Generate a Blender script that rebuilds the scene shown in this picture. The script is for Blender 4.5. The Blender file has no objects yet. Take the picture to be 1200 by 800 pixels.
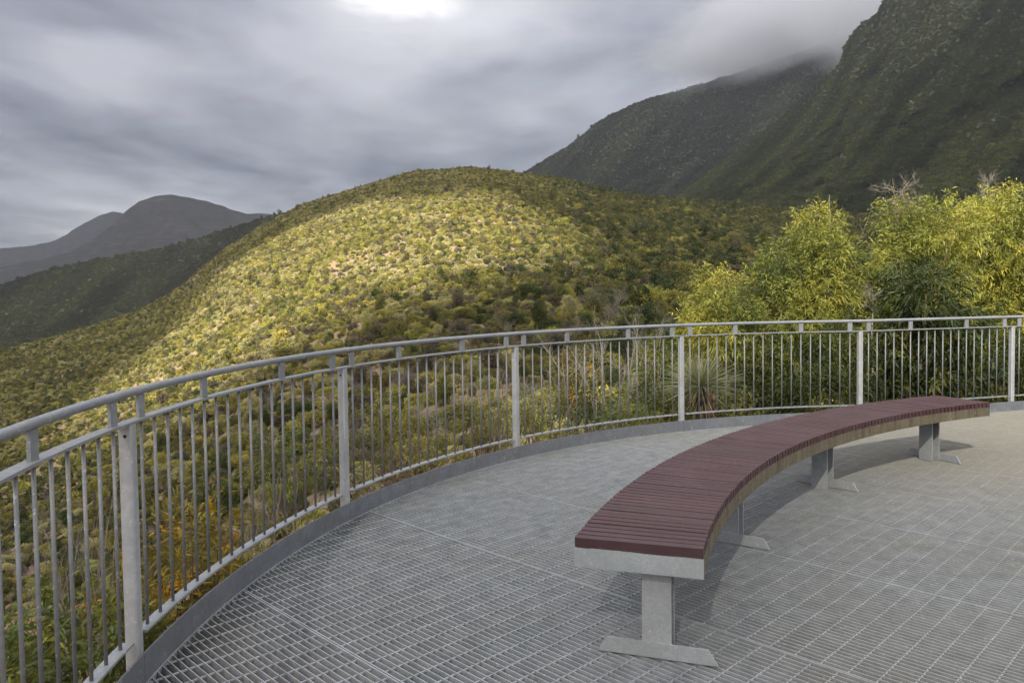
import bpy, bmesh, math, random
import numpy as np
from mathutils import Matrix, Vector

random.seed(7)
rng = np.random.default_rng(11)
S = bpy.context.scene
COL = S.collection
PI = math.pi

# ------------------------------------------------------------------ scene / camera
H = 1.5
F, PITCH, ROLL, PY = 897.36, 0.0392, -0.0134, -21.37     # fitted camera (focal length in px of a 1200 px wide frame)
S.render.engine = 'CYCLES'
S.view_settings.view_transform = 'Standard'
S.view_settings.look = 'None'
S.view_settings.gamma = 1.0
S.view_settings.use_curve_mapping = False
S.view_settings.exposure = 1.48
S.cycles.use_denoising = True
try:
    S.cycles.denoiser = 'OPENIMAGEDENOISE'
    S.cycles.denoising_input_passes = 'RGB_ALBEDO_NORMAL'
    S.cycles.denoising_prefilter = 'ACCURATE'
except Exception:
    pass
S.cycles.max_bounces = 8
S.cycles.diffuse_bounces = 3
S.cycles.glossy_bounces = 3
S.cycles.transmission_bounces = 3
S.cycles.volume_bounces = 6
S.cycles.transparent_max_bounces = 12
S.cycles.caustics_reflective = False
S.cycles.caustics_refractive = False
S.cycles.sample_clamp_indirect = 6.0

cam = bpy.data.cameras.new('camera')
cam_ob = bpy.data.objects.new('camera', cam)
COL.objects.link(cam_ob)
fw = Vector((0, math.cos(PITCH), -math.sin(PITCH)))
up = Vector((0, math.sin(PITCH), math.cos(PITCH)))
X = Vector((1, 0, 0))
cr, sr = math.cos(ROLL), math.sin(ROLL)
right = X * cr + up * sr
upv = -X * sr + up * cr
m = Matrix((right, upv, -fw)).transposed().to_4x4()
m.translation = Vector((0, 0, H))
cam_ob.matrix_world = m
cam.sensor_width = 36
cam.lens = F / 1200 * 36
cam.shift_y = PY / 1200
cam.clip_start = 0.05
cam.clip_end = 120000
S.camera = cam_ob


def ray(px, py):
    """direction of the sight line through a photo pixel: azimuth and slope (rise per metre of horizontal run)"""
    u = (np.asarray(px, float) - 600) / F
    v = (400 + PY - np.asarray(py, float)) / F
    x = cr * u - sr * v
    y = sr * u + cr * v
    dx, dy, dz = x, np.cos(PITCH) + y * np.sin(PITCH), -np.sin(PITCH) + y * np.cos(PITCH)
    return np.arctan2(dx, dy), dz / np.hypot(dx, dy)


def to_px(x, y, z):
    z = z - H
    zc = y * math.cos(PITCH) - z * math.sin(PITCH)
    yc = y * math.sin(PITCH) + z * math.cos(PITCH)
    u, v = x / zc, yc / zc
    u, v = cr * u + sr * v, -sr * u + cr * v
    return 600 + F * u, 400 + PY - F * v


# ------------------------------------------------------------------ small helpers
def tag(o, label=None, cat=None, group=None, kind=None):
    if label: o['label'] = label
    if cat: o['category'] = cat
    if group: o['group'] = group
    if kind: o['kind'] = kind
    return o


def empty(name, loc, rz=0.0):
    o = bpy.data.objects.new(name, None)
    COL.objects.link(o)
    o.location = loc
    o.rotation_euler = (0, 0, rz)
    return o


def mesh_np(name, V, Fq, mat, parent=None, cols=None, smooth=False, link=True, F3=None):
    """mesh object from numpy arrays: V (n,3), Fq (m,4) quads, F3 optional triangles, cols (n,3) point colours"""
    me = bpy.data.meshes.new(name)
    V = np.asarray(V, np.float32)
    nq = 0 if Fq is None else len(Fq)
    nt = 0 if F3 is None else len(F3)
    loops = []
    if nq: loops.append(np.asarray(Fq, np.int32).ravel())
    if nt: loops.append(np.asarray(F3, np.int32).ravel())
    L = np.concatenate(loops) if loops else np.zeros(0, np.int32)
    me.vertices.add(len(V))
    me.vertices.foreach_set('co', V.ravel())
    if len(L):
        me.loops.add(len(L))
        me.loops.foreach_set('vertex_index', L)
        tot = np.concatenate([np.full(nq, 4, np.int32), np.full(nt, 3, np.int32)])
        st = np.concatenate([[0], np.cumsum(tot)[:-1]]).astype(np.int32)
        me.polygons.add(nq + nt)
        me.polygons.foreach_set('loop_start', st)
        me.polygons.foreach_set('loop_total', tot)
        me.polygons.foreach_set('use_smooth', np.full(nq + nt, bool(smooth)))
    if cols is not None:
        a = me.color_attributes.new('Col', 'FLOAT_COLOR', 'POINT')
        c4 = np.ones((len(V), 4), np.float32)
        c4[:, :3] = cols
        a.data.foreach_set('color', c4.ravel())
    me.update(calc_edges=True)
    if mat: me.materials.append(mat)
    o = bpy.data.objects.new(name, me)
    if link: COL.objects.link(o)
    if parent: o.parent = parent
    return o


class MB:
    """collects simple solids into one mesh"""
    def __init__(self): self.V, self.Q, self.T, self.n, self.C = [], [], [], 0, []

    def add(self, V, Q=None, T=None, col=None):
        V = np.asarray(V, float)
        if Q is not None and len(Q): self.Q.append(np.asarray(Q, int) + self.n)
        if T is not None and len(T): self.T.append(np.asarray(T, int) + self.n)
        self.V.append(V); self.n += len(V)
        self.C.append(np.tile(np.asarray(col if col is not None else (1, 1, 1), float), (len(V), 1)))

    def box(self, c, ax, ay, az, hx, hy, hz, col=None):
        c, ax, ay, az = (np.asarray(a, float) for a in (c, ax, ay, az))
        V = [c + ax * sx * hx + ay * sy * hy + az * sz * hz for sz in (-1, 1) for sy in (-1, 1) for sx in (-1, 1)]
        self.add(V, [(0, 2, 3, 1), (4, 5, 7, 6), (0, 1, 5, 4), (2, 6, 7, 3), (0, 4, 6, 2), (1, 3, 7, 5)], col=col)

    def sweep(self, pts, side, upv, prof, close_ends=True, col=None):
        """profile (k,2) in (side, up) swept along pts; side / up are (n,3)"""
        pts, side, upv, prof = (np.asarray(a, float) for a in (pts, side, upv, prof))
        n, k = len(pts), len(prof)
        V = (pts[:, None] + side[:, None] * prof[None, :, 0:1] + upv[:, None] * prof[None, :, 1:2]).reshape(-1, 3)
        i = np.arange(n - 1)[:, None] * k; j = np.arange(k)[None]; j2 = (j + 1) % k
        Q = np.stack([i + j, i + j2, i + k + j2, i + k + j], -1).reshape(-1, 4)
        T = []
        if close_ends:
            for a in range(1, k - 1):
                T.append((0, a + 1, a)); T.append(((n - 1) * k, (n - 1) * k + a, (n - 1) * k + a + 1))
        self.add(V, Q, T, col=col)

    def tube(self, pts, rad, k=8, col=None):
        """tapered tube through points"""
        pts = np.asarray(pts, float); n = len(pts); rad = np.broadcast_to(np.asarray(rad, float), (n,))
        t = np.gradient(pts, axis=0); t /= np.linalg.norm(t, axis=1)[:, None] + 1e-9
        ref = np.where(np.abs(t[:, 2:3]) > .9, np.array([[1., 0, 0]]), np.array([[0, 0, 1.]]))
        a = np.cross(t, ref); a /= np.linalg.norm(a, axis=1)[:, None] + 1e-9
        b = np.cross(t, a)
        an = np.linspace(0, 2 * PI, k, endpoint=False)
        V = (pts[:, None] + rad[:, None, None] * (a[:, None] * np.cos(an)[None, :, None] + b[:, None] * np.sin(an)[None, :, None])).reshape(-1, 3)
        i = np.arange(n - 1)[:, None] * k; j = np.arange(k)[None]; j2 = (j + 1) % k
        Q = np.stack([i + j, i + j2, i + k + j2, i + k + j], -1).reshape(-1, 4)
        T = [(0, a_ + 1, a_) for a_ in range(1, k - 1)] + [((n - 1) * k, (n - 1) * k + a_, (n - 1) * k + a_ + 1) for a_ in range(1, k - 1)]
        self.add(V, Q, T, col=col)

    def build(self, name, mat, parent=None, smooth=False, use_col=False, link=True):
        return mesh_np(name, np.concatenate(self.V), np.concatenate(self.Q) if self.Q else None, mat, parent,
                       cols=np.concatenate(self.C) if use_col else None, smooth=smooth, link=link,
                       F3=np.concatenate(self.T) if self.T else None)


# value noise in numpy
def _hash(i, j, seed):
    n = (i * 374761393 + j * 668265263 + seed * 974634777) & 0xFFFFFFFF
    n = ((n ^ (n >> 13)) * 1274126177) & 0xFFFFFFFF
    return ((n ^ (n >> 16)) & 0xFFFF) / 65535.0


def vnoise(x, y, seed=0):
    x, y = np.asarray(x, float), np.asarray(y, float)
    i, j = np.floor(x).astype(np.int64), np.floor(y).astype(np.int64)
    fx, fy = x - i, y - j
    fx, fy = fx * fx * (3 - 2 * fx), fy * fy * (3 - 2 * fy)
    a, b, c, d = _hash(i, j, seed), _hash(i + 1, j, seed), _hash(i, j + 1, seed), _hash(i + 1, j + 1, seed)
    return (a * (1 - fx) + b * fx) * (1 - fy) + (c * (1 - fx) + d * fx) * fy


def fbm(x, y, octv=4, seed=0):
    s, a, t = 0, .5, 0
    for o in range(octv):
        s = s + a * vnoise(x * 2 ** o, y * 2 ** o, seed + o * 13); t += a; a *= .5
    return s / t


# ------------------------------------------------------------------ materials
def new_mat(name):
    mt = bpy.data.materials.new(name); mt.use_nodes = True
    nt = mt.node_tree; nt.nodes.clear()
    out = nt.nodes.new('ShaderNodeOutputMaterial')
    return mt, nt, out


def N(nt, kind, **kw):
    n = nt.nodes.new(kind)
    for k, v in kw.items():
        if k == 'inputs':
            for a, b in v.items(): n.inputs[a].default_value = b
        else: setattr(n, k, v)
    return n


def ramp(nt, fac, stops, interp='LINEAR'):
    r = nt.nodes.new('ShaderNodeValToRGB'); r.color_ramp.interpolation = interp
    el = r.color_ramp.elements
    while len(el) < len(stops): el.new(.5)
    for e, (p, c) in zip(el, stops):
        e.position = p; e.color = (*c, 1) if len(c) == 3 else c
    nt.links.new(fac, r.inputs[0])
    return r


def mixc(nt, fac, a, b, mode='MIX'):
    n = nt.nodes.new('ShaderNodeMix'); n.data_type = 'RGBA'; n.blend_type = mode
    for sock, v in ((0, fac), (6, a), (7, b)):
        if hasattr(v, 'links') or isinstance(v, bpy.types.NodeSocket): nt.links.new(v, n.inputs[sock])
        else: n.inputs[sock].default_value = (*v, 1) if isinstance(v, tuple) and len(v) == 3 else v
    return n.outputs[2]


def math_n(nt, op, a, b=None, clamp=False):
    n = nt.nodes.new('ShaderNodeMath'); n.operation = op; n.use_clamp = clamp
    for k, v in ((0, a), (1, b)):
        if v is None: continue
        if isinstance(v, bpy.types.NodeSocket): nt.links.new(v, n.inputs[k])
        else: n.inputs[k].default_value = v
    return n.outputs[0]


def noise(nt, vec, scale, detail=4, rough=.55, dist=0.0):
    n = N(nt, 'ShaderNodeTexNoise', inputs={'Scale': scale, 'Detail': detail, 'Roughness': rough, 'Distortion': dist})
    if vec is not None: nt.links.new(vec, n.inputs['Vector'])
    return n.outputs['Fac']


def galv(name, base, dirt=(.30, .26, .19), dirt_amt=.25, metallic=.55, rough=.42, spangle=28.0, vstreak=False):
    mt, nt, out = new_mat(name)
    tc = N(nt, 'ShaderNodeNewGeometry').outputs['Position']
    b = N(nt, 'ShaderNodeBsdfPrincipled')
    vo = N(nt, 'ShaderNodeTexVoronoi', inputs={'Scale': spangle}); nt.links.new(tc, vo.inputs['Vector'])
    sp = ramp(nt, vo.outputs['Color'], [(0.1, tuple(c * .86 for c in base)), (.9, tuple(min(1, c * 1.1) for c in base))])
    n1 = noise(nt, tc, 5, 6, .65)
    n2 = noise(nt, tc, 55, 3, .6)
    c1 = mixc(nt, ramp(nt, n1, [(.35, (0, 0, 0)), (.7, (1, 1, 1))]).outputs[0], sp.outputs[0], tuple(c * .72 for c in base))
    if vstreak:
        mp = N(nt, 'ShaderNodeMapping', inputs={'Scale': (24, 24, 1.6)}); nt.links.new(tc, mp.inputs[0])
        n3 = noise(nt, mp.outputs[0], 1, 4, .6)
    else:
        n3 = noise(nt, tc, 2.3, 7, .7)
    df = math_n(nt, 'MULTIPLY', ramp(nt, n3, [(.45, (0, 0, 0)), (.72, (1, 1, 1))]).outputs[0], dirt_amt)
    c2 = mixc(nt, df, c1, dirt)
    c3 = mixc(nt, math_n(nt, 'MULTIPLY', ramp(nt, n2, [(.62, (0, 0, 0)), (.72, (1, 1, 1))]).outputs[0], .5), c2, (.62, .63, .62))
    nt.links.new(c3, b.inputs['Base Color'])
    b.inputs['Metallic'].default_value = metallic
    nt.links.new(ramp(nt, n1, [(.2, (rough - .08,) * 3), (.8, (rough + .16,) * 3)]).outputs[0], b.inputs['Roughness'])
    bp = N(nt, 'ShaderNodeBump', inputs={'Strength': .12, 'Distance': .004}); nt.links.new(n2, bp.inputs['Height'])
    nt.links.new(bp.outputs[0], b.inputs['Normal'])
    nt.links.new(b.outputs[0], out.inputs[0])
    return mt


def leaf_mat(name, trans=.3, gloss=.35, inst=False, tint=(1, 1, 1)):
    """leaf colour comes from the mesh's own colour attribute; copies of a scattered shrub also get a tint of their own"""
    mt, nt, out = new_mat(name)
    at = N(nt, 'ShaderNodeAttribute', attribute_name='Col')
    c = at.outputs['Color']
    if inst:
        ia = N(nt, 'ShaderNodeAttribute', attribute_name='tint', attribute_type='INSTANCER')
        c = mixc(nt, 1.0, c, ia.outputs['Color'], 'MULTIPLY')
    else:
        oi = N(nt, 'ShaderNodeObjectInfo')
        c = mixc(nt, 1.0, c, oi.outputs['Color'], 'MULTIPLY')
    b = N(nt, 'ShaderNodeBsdfPrincipled', inputs={'Roughness': .55})
    b.inputs['Specular IOR Level'].default_value = gloss
    nt.links.new(c, b.inputs['Base Color'])
    t = N(nt, 'ShaderNodeBsdfTranslucent')
    nt.links.new(mixc(nt, 1.0, c, (1.25, 1.2, .6), 'MULTIPLY'), t.inputs[0])
    mx = N(nt, 'ShaderNodeMixShader', inputs={0: trans})
    nt.links.new(b.outputs[0], mx.inputs[1]); nt.links.new(t.outputs[0], mx.inputs[2])
    nt.links.new(mx.outputs[0], out.inputs[0])
    return mt


def bark_mat(name, a, b_):
    mt, nt, out = new_mat(name)
    tc = N(nt, 'ShaderNodeNewGeometry').outputs['Position']
    mp = N(nt, 'ShaderNodeMapping', inputs={'Scale': (30, 30, 6)}); nt.links.new(tc, mp.inputs[0])
    n1 = noise(nt, mp.outputs[0], 1, 5, .6)
    b = N(nt, 'ShaderNodeBsdfPrincipled', inputs={'Roughness': .9})
    nt.links.new(ramp(nt, n1, [(.3, a), (.7, b_)]).outputs[0], b.inputs['Base Color'])
    bp = N(nt, 'ShaderNodeBump', inputs={'Strength': .6, 'Distance': .01}); nt.links.new(n1, bp.inputs['Height'])
    nt.links.new(bp.outputs[0], b.inputs['Normal'])
    nt.links.new(b.outputs[0], out.inputs[0])
    return mt


M_rail = galv('galvanised_rail', (.27, .285, .305), dirt_amt=.3, metallic=.25, rough=.48, spangle=70)
M_bar = galv('galvanised_baluster', (.20, .21, .222), dirt_amt=.4, metallic=.25, rough=.5, spangle=70)
M_post = galv('galvanised_post', (.47, .49, .51), dirt=(.34, .27, .16), dirt_amt=.3, metallic=.4, rough=.45, spangle=45)
M_kick = galv('galvanised_kick_plate', (.21, .225, .25), dirt=(.2, .19, .16), dirt_amt=.4, metallic=.45, rough=.5, spangle=16)
M_bench_steel = galv('galvanised_bench_frame', (.42, .45, .46), dirt_amt=.15, metallic=.4, rough=.45, spangle=110)
M_fascia = galv('stained_bench_fascia', (.17, .142, .09), dirt=(.06, .048, .03), dirt_amt=.9, metallic=.25, rough=.6, spangle=30, vstreak=True)
M_leg = galv('galvanised_leg', (.40, .42, .43), dirt_amt=.3, metallic=.35, rough=.5, spangle=110)


def grating_mat():
    mt, nt, out = new_mat('galvanised_grating')
    tc = N(nt, 'ShaderNodeNewGeometry').outputs['Position']
    b = N(nt, 'ShaderNodeBsdfPrincipled')
    n1 = noise(nt, tc, 1.1, 6, .65)
    n2 = noise(nt, tc, 9, 5, .7)
    n3 = noise(nt, tc, 60, 3, .6)
    n4 = noise(nt, tc, .35, 3, .5)
    sx = N(nt, 'ShaderNodeSeparateXYZ'); nt.links.new(tc, sx.inputs[0])
    # uneven beige tint that grows stronger towards the right of the deck
    right_tint = ramp(nt, math_n(nt, 'ADD', math_n(nt, 'MULTIPLY', sx.outputs[0], .16), math_n(nt, 'MULTIPLY', math_n(nt, 'SUBTRACT', n4, .5), 1.2)),
                [(.12, (0.0, 0, 0)), (.75, (1, 1, 1))]).outputs[0]
    base = ramp(nt, n2, [(.3, (.235, .255, .275)), (.7, (.39, .41, .425))]).outputs[0]
    c = mixc(nt, math_n(nt, 'MULTIPLY', right_tint, .6), base, (.36, .325, .245))
    c = mixc(nt, math_n(nt, 'MULTIPLY', ramp(nt, n1, [(.5, (0, 0, 0)), (.72, (1, 1, 1))]).outputs[0], .45), c, (.27, .255, .22))
    c = mixc(nt, math_n(nt, 'MULTIPLY', ramp(nt, n3, [(.60, (0, 0, 0)), (.70, (1, 1, 1))]).outputs[0], .55), c, (.56, .56, .54))
    n5 = noise(nt, tc, 2.2, 3, .5)
    c = mixc(nt, math_n(nt, 'MULTIPLY', ramp(nt, n5, [(.70, (0, 0, 0)), (.76, (1, 1, 1))]).outputs[0], .5), c, (.34, .21, .10))
    nt.links.new(c, b.inputs['Base Color'])
    b.inputs['Metallic'].default_value = .3
    b.inputs['Roughness'].default_value = .5
    nt.links.new(b.outputs[0], out.inputs[0])
    return mt


M_grate = grating_mat()


def slat_mat():
    mt, nt, out = new_mat('stained_hardwood_slat')
    at = N(nt, 'ShaderNodeAttribute', attribute_name='Col')
    tc = N(nt, 'ShaderNodeNewGeometry').outputs['Position']
    mp = N(nt, 'ShaderNodeMapping', inputs={'Scale': (5, 60, 60), 'Rotation': (0, 0, math.radians(20))}); nt.links.new(tc, mp.inputs[0])
    g = noise(nt, mp.outputs[0], 1, 5, .6)
    w = noise(nt, tc, 3.5, 5, .6)
    c = mixc(nt, g, (.033, .0095, .012), (.060, .020, .024))
    c = mixc(nt, 1.0, c, at.outputs['Color'], 'MULTIPLY')
    c = mixc(nt, math_n(nt, 'MULTIPLY', ramp(nt, w, [(.45, (0, 0, 0)), (.75, (1, 1, 1))]).outputs[0], .35), c, (.10, .062, .068))
    b = N(nt, 'ShaderNodeBsdfPrincipled', inputs={'Roughness': .48, 'Specular IOR Level': .6})
    nt.links.new(c, b.inputs['Base Color'])
    nt.links.new(ramp(nt, w, [(.2, (.38,) * 3), (.8, (.6,) * 3)]).outputs[0], b.inputs['Roughness'])
    bp = N(nt, 'ShaderNodeBump', inputs={'Strength': .15, 'Distance': .003}); nt.links.new(g, bp.inputs['Height'])
    nt.links.new(bp.outputs[0], b.inputs['Normal'])
    nt.links.new(b.outputs[0], out.inputs[0])
    return mt


M_slat = slat_mat()
M_hole = bark_mat('dark_hole', (.01, .01, .01), (.02, .02, .02))
M_bark = bark_mat('brown_bark', (.05, .035, .025), (.14, .10, .07))
M_dead = bark_mat('weathered_grey_wood', (.12, .105, .088), (.27, .24, .205))
M_black = bark_mat('charred_trunk', (.008, .007, .006), (.03, .025, .02))
M_leaf = leaf_mat('phyllode_leaf')
M_scrub = leaf_mat('scrub_leaf', trans=.2, gloss=.2)
M_scrub_i = leaf_mat('scattered_scrub_leaf', trans=.2, gloss=.15, inst=True)


def soil_mat(name, stops, rock=None, rough=1.0):
    mt, nt, out = new_mat(name)
    geo = N(nt, 'ShaderNodeNewGeometry')
    tc = geo.outputs['Position']
    n1 = noise(nt, tc, .02, 6, .6)
    n2 = noise(nt, tc, .35, 6, .65)
    f = math_n(nt, 'ADD', math_n(nt, 'MULTIPLY', n1, .6), math_n(nt, 'MULTIPLY', n2, .4))
    c = ramp(nt, f, stops).outputs[0]
    b = N(nt, 'ShaderNodeBsdfPrincipled', inputs={'Roughness': .95})
    b.inputs['Specular IOR Level'].default_value = .1
    if rock:
        sx = N(nt, 'ShaderNodeSeparateXYZ'); nt.links.new(tc, sx.inputs[0])
        mp = N(nt, 'ShaderNodeMapping', inputs={'Scale': (.012, .012, .11)}); nt.links.new(tc, mp.inputs[0])
        n3 = noise(nt, mp.outputs[0], 1, 6, .6)
        c = mixc(nt, ramp(nt, n3, [(rock[1], (0, 0, 0)), (rock[1] + .1, (1, 1, 1))]).outputs[0], c, rock[0])
    nt.links.new(c, b.inputs['Base Color'])
    bp = N(nt, 'ShaderNodeBump', inputs={'Strength': .8, 'Distance': rough}); nt.links.new(n2 if rough <= 1 else n1, bp.inputs['Height'])
    nt.links.new(bp.outputs[0], b.inputs['Normal'])
    nt.links.new(b.outputs[0], out.inputs[0])
    return mt


M_soil = soil_mat('heath_soil', [(.30, (.13, .10, .06)), (.42, (.22, .17, .11)), (.52, (.24, .165, .105)), (.66, (.30, .20, .135))])
M_mount = soil_mat('mountain_scrub_and_rock', [(.3, (.04, .048, .03)), (.6, (.075, .08, .048))], rock=((.17, .155, .12), .58))
M_far = soil_mat('far_mountain', [(.36, (.008, .011, .011)), (.62, (.048, .046, .04))], rock=((.075, .065, .055), .56), rough=14)

# ------------------------------------------------------------------ ground: one sheet round the deck
_ridge = np.array([  # photo column, row of the skyline, distance of the crest
    (-700, 560, 300), (-400, 520, 310), (-150, 452, 325), (0, 410, 330), (92, 380, 335), (160, 360, 335), (192, 344, 335), (218, 328, 335), (240, 308, 335),
    (272, 282, 335), (320, 254, 335), (360, 234, 337), (400, 219, 340), (440, 206, 345), (480, 197, 348), (550, 190, 350),
    (600, 194, 355), (650, 204, 362), (700, 216, 372), (760, 225, 390), (830, 230, 415), (900, 236, 440), (1000, 246, 460),
    (1100, 252, 470), (1300, 258, 480), (1700, 268, 480), (2400, 280, 480)], float)
_ra, _rt = ray(_ridge[:, 0], _ridge[:, 1] + 7)
_near = np.array([(-700, -7.5), (-300, -6.8), (0, -5.2), (150, -3.9), (300, -2.9), (450, -2.2), (600, -1.7), (750, -1.3), (900, -1.0), (1200, -.8), (1700, -.7), (2400, -.7)], float)
_na, _ = ray(_near[:, 0], np.full(len(_near), 400.))
R0 = 8.0


def ground_z(x, y, rough=True):
    x, y = np.asarray(x, float), np.asarray(y, float)
    r = np.hypot(x, y); az = np.arctan2(x, y)
    tr = np.interp(az, _ra, _rt); rr = np.interp(az, _ra, _ridge[:, 2]); zn = np.interp(az, _na, _near[:, 1])
    # behind the viewpoint the slope carries on gently
    back = np.clip((np.abs(az) - 1.2) / .8, 0, 1)
    zn = zn * (1 - back) - 3.0 * back; tr = tr * (1 - back) + .02 * back
    tn = (zn - H) / R0
    s = np.clip(np.log(np.maximum(r, R0) / R0) / np.log(rr / R0), 0, 1)
    t = tr - (tr - tn) * (1 - s) ** 1.4
    z = H + t * np.maximum(r, R0)
    z = np.where(r < R0, zn + (-2.6 - zn) * (1 - r / R0), z)
    ov = np.maximum(r - rr, 0)
    zr = H + tr * rr
    z = np.where(r > rr, np.maximum(zr + tr * 0.6 * ov - .0011 * ov ** 2, -130 + 0 * ov), z)
    if rough:
        a = np.clip((r - 12) / 60, 0, 1) * np.clip(r / 300, .15, 1)
        z = z + a * (fbm(x / 30, y / 30, 4, 3) - .5) * 5.0
    return z


def polar_grid(na, rs):
    az = np.linspace(-PI, PI, na + 1)
    # finer columns inside the view
    az = np.sort(np.concatenate([np.linspace(-PI, -.75, 40), np.linspace(-.74, .74, na), np.linspace(.75, PI, 40)]))
    A, R = np.meshgrid(az, rs, indexing='ij')
    return A, R


rs = np.concatenate([np.linspace(.5, 12, 24), np.geomspace(12.6, 520, 190), np.geomspace(540, 4200, 26)])
A, R = polar_grid(360, rs)
GX, GY = R * np.sin(A), R * np.cos(A)
GZ = ground_z(GX, GY)
na_, nr_ = A.shape
idx = np.arange(na_ * nr_).reshape(na_, nr_)
Q = np.stack([idx[:-1, :-1], idx[:-1, 1:], idx[1:, 1:], idx[1:, :-1]], -1).reshape(-1, 4)
V = np.stack([GX, GY, GZ], -1).reshape(-1, 3)
# close the middle
cidx = len(V); V = np.vstack([V, [[0, 0, -2.6]]])
T = [(cidx, idx[i, 0], idx[i + 1, 0]) for i in range(na_ - 1)]
g = mesh_np('ground', V, Q, M_soil, smooth=True, F3=np.array(T))
tag(g, 'brown and pinkish heath soil of the scrub covered hill and gully', 'ground', kind='structure')


# ------------------------------------------------------------------ mountains behind
class Layer:
    """a mountain face: crest line from (photo column, row, distance), a foot nearer to the viewer, spurs between"""
    def __init__(self, pts, foot, amp, freq, skew, lift, q=1.0, seed=1, back=.5):
        p = np.array(pts, float)
        self.a, self.t = ray(p[:, 0], p[:, 1] + lift)
        self.r = p[:, 2]
        self.foot, self.amp, self.freq, self.skew, self.q, self.seed, self.back = foot, amp, freq, skew, q, seed, back

    def surf(self, az, s):
        tr = np.interp(az, self.a, self.t) + .004 * (fbm(az * 60, az * 0 + 3.3, 4, self.seed + 9) - .5)
        rr = np.interp(az, self.a, self.r)
        rb, tb = self.foot[0], self.foot[1]
        sf = np.clip(s, 0, 1)
        r = rb + (rr - rb) * sf ** self.q
        t = tb + (tr - tb) * sf
        rid = 1 - np.abs(2 * fbm(az * self.freq + sf * self.skew, sf * 1.3, 4, self.seed) - 1)
        fine = fbm(az * self.freq * 5 + sf * self.skew * 4, sf * 14, 4, self.seed + 5) - .5
        w = np.sin(PI * np.clip(sf, 0, 1)) ** .6
        r = r + w * (-self.amp * (rid - .6) + self.amp * .55 * fine)
        z = H + t * r
        ov = np.clip(s - 1, 0, None)
        r = r + ov * rr * self.back
        z = z - ov * (z + 150)
        return r * np.sin(az), r * np.cos(az), z

    def mesh(self, name, mat, na=260, ns=110):
        az = np.linspace(self.a[0], self.a[-1], na)
        s = np.concatenate([np.linspace(0, 1, ns), np.linspace(1.05, 2, 12)])
        A, Sg = np.meshgrid(az, s, indexing='ij')
        V = np.stack(self.surf(A, Sg), -1).reshape(-1, 3)
        i = np.arange(A.size).reshape(A.shape)
        Q = np.stack([i[:-1, :-1], i[:-1, 1:], i[1:, 1:], i[1:, :-1]], -1).reshape(-1, 4)
        return mesh_np(name, V, Q, mat, smooth=True)


LB = Layer([(-700, 380, 900), (-300, 352, 930), (-100, 340, 950), (0, 331, 960), (72, 309, 960), (120, 299, 960), (180, 290, 960), (224, 278, 960), (280, 262, 950), (326, 248, 940),
            (400, 240, 930), (520, 232, 900), (640, 300, 860)], (560, -.16), 60, 9, 2.2, 3, seed=21)
LR1 = Layer([(640, 330, 1000), (700, 272, 1010), (745, 247, 1020), (790, 226, 1030), (850, 186, 1040), (925, 131, 1050), (975, 84, 1055), (985, 72, 1055), (989, 52, 1055), (1000, 35, 1055),
             (1015, 22, 1055), (1028, 12, 1055), (1038, -6, 1055), (1060, -40, 1060), (1100, -60, 1060), (1200, -95, 1050), (1400, -110, 1000), (1700, -60, 900), (2200, 60, 800)],
            (520, .085), 120, 7.5, -2.6, 2, q=1.05, seed=44)
LR2 = Layer([(480, 290, 1500), (560, 236, 1520), (620, 197, 1540), (665, 171, 1550), (700, 142, 1560), (745, 119, 1570), (770, 112, 1570), (810, 101, 1580), (860, 86, 1580), (910, 70, 1590), (980, 45, 1600),
             (1060, 20, 1600), (1200, 0, 1600)], (1080, .02), 130, 8, -2.0, 1, seed=63)
LM1 = Layer([(-700, 352, 3000), (-300, 340, 3000), (-100, 326, 3000), (0, 313, 3000), (60, 301, 3000), (80, 296, 3000), (110, 279, 3000), (138, 260, 3000), (148, 247, 3000), (163, 236, 3000), (180, 230, 3000), (200, 228, 3000), (216, 230, 3000),
             (240, 235, 3000), (262, 242, 3000), (288, 251, 3000), (320, 250, 3000), (380, 252, 3000), (520, 262, 3000), (700, 330, 3000)], (2100, -.05), 170, 12, 1.5, 0, seed=81, back=.2)
LM0 = Layer([(-160, 293, 5200), (-60, 291, 5200), (0, 291, 5200), (40, 288, 5200), (58, 284, 5200), (80, 274, 5200), (100, 261, 5200), (118, 251, 5200), (132, 247, 5200), (150, 250, 5200), (175, 262, 5200),
             (260, 285, 5200), (420, 320, 5200)], (4000, -.03), 220, 14, 1.0, 0, seed=95, back=.08)
LR1.mesh('mountain', M_mount, 420, 160)
tag(bpy.data.objects['mountain'], 'steep dark green mountain flank with rock bands filling the top right', 'mountain', kind='structure')
o = LR2.mesh('ridge', M_mount, 300, 120); tag(o, 'dark mountain ridge whose crest runs up into low cloud', 'ridge', kind='structure')
o = LB.mesh('hill_spur', M_mount, 260, 90); tag(o, 'dark scrubby spur behind the left flank of the sunlit hill', 'hill', kind='structure')
o = LM1.mesh('distant_mountain', M_far, 220, 80); tag(o, 'distant blue grey mountain with a rounded summit at far left', 'mountain', kind='structure')
o = LM0.mesh('distant_peak', M_far, 200, 60); tag(o, 'farthest hazy peak just left of the rounded mountain', 'mountain', kind='structure')

# ------------------------------------------------------------------ railing plan: bays rolled to one radius, then straight after a kink
NB = 40
L_BAY, KAP = 2.1908, .1813
P1, TH1 = np.array((-1.4919, 2.941)), 1.6048


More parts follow.
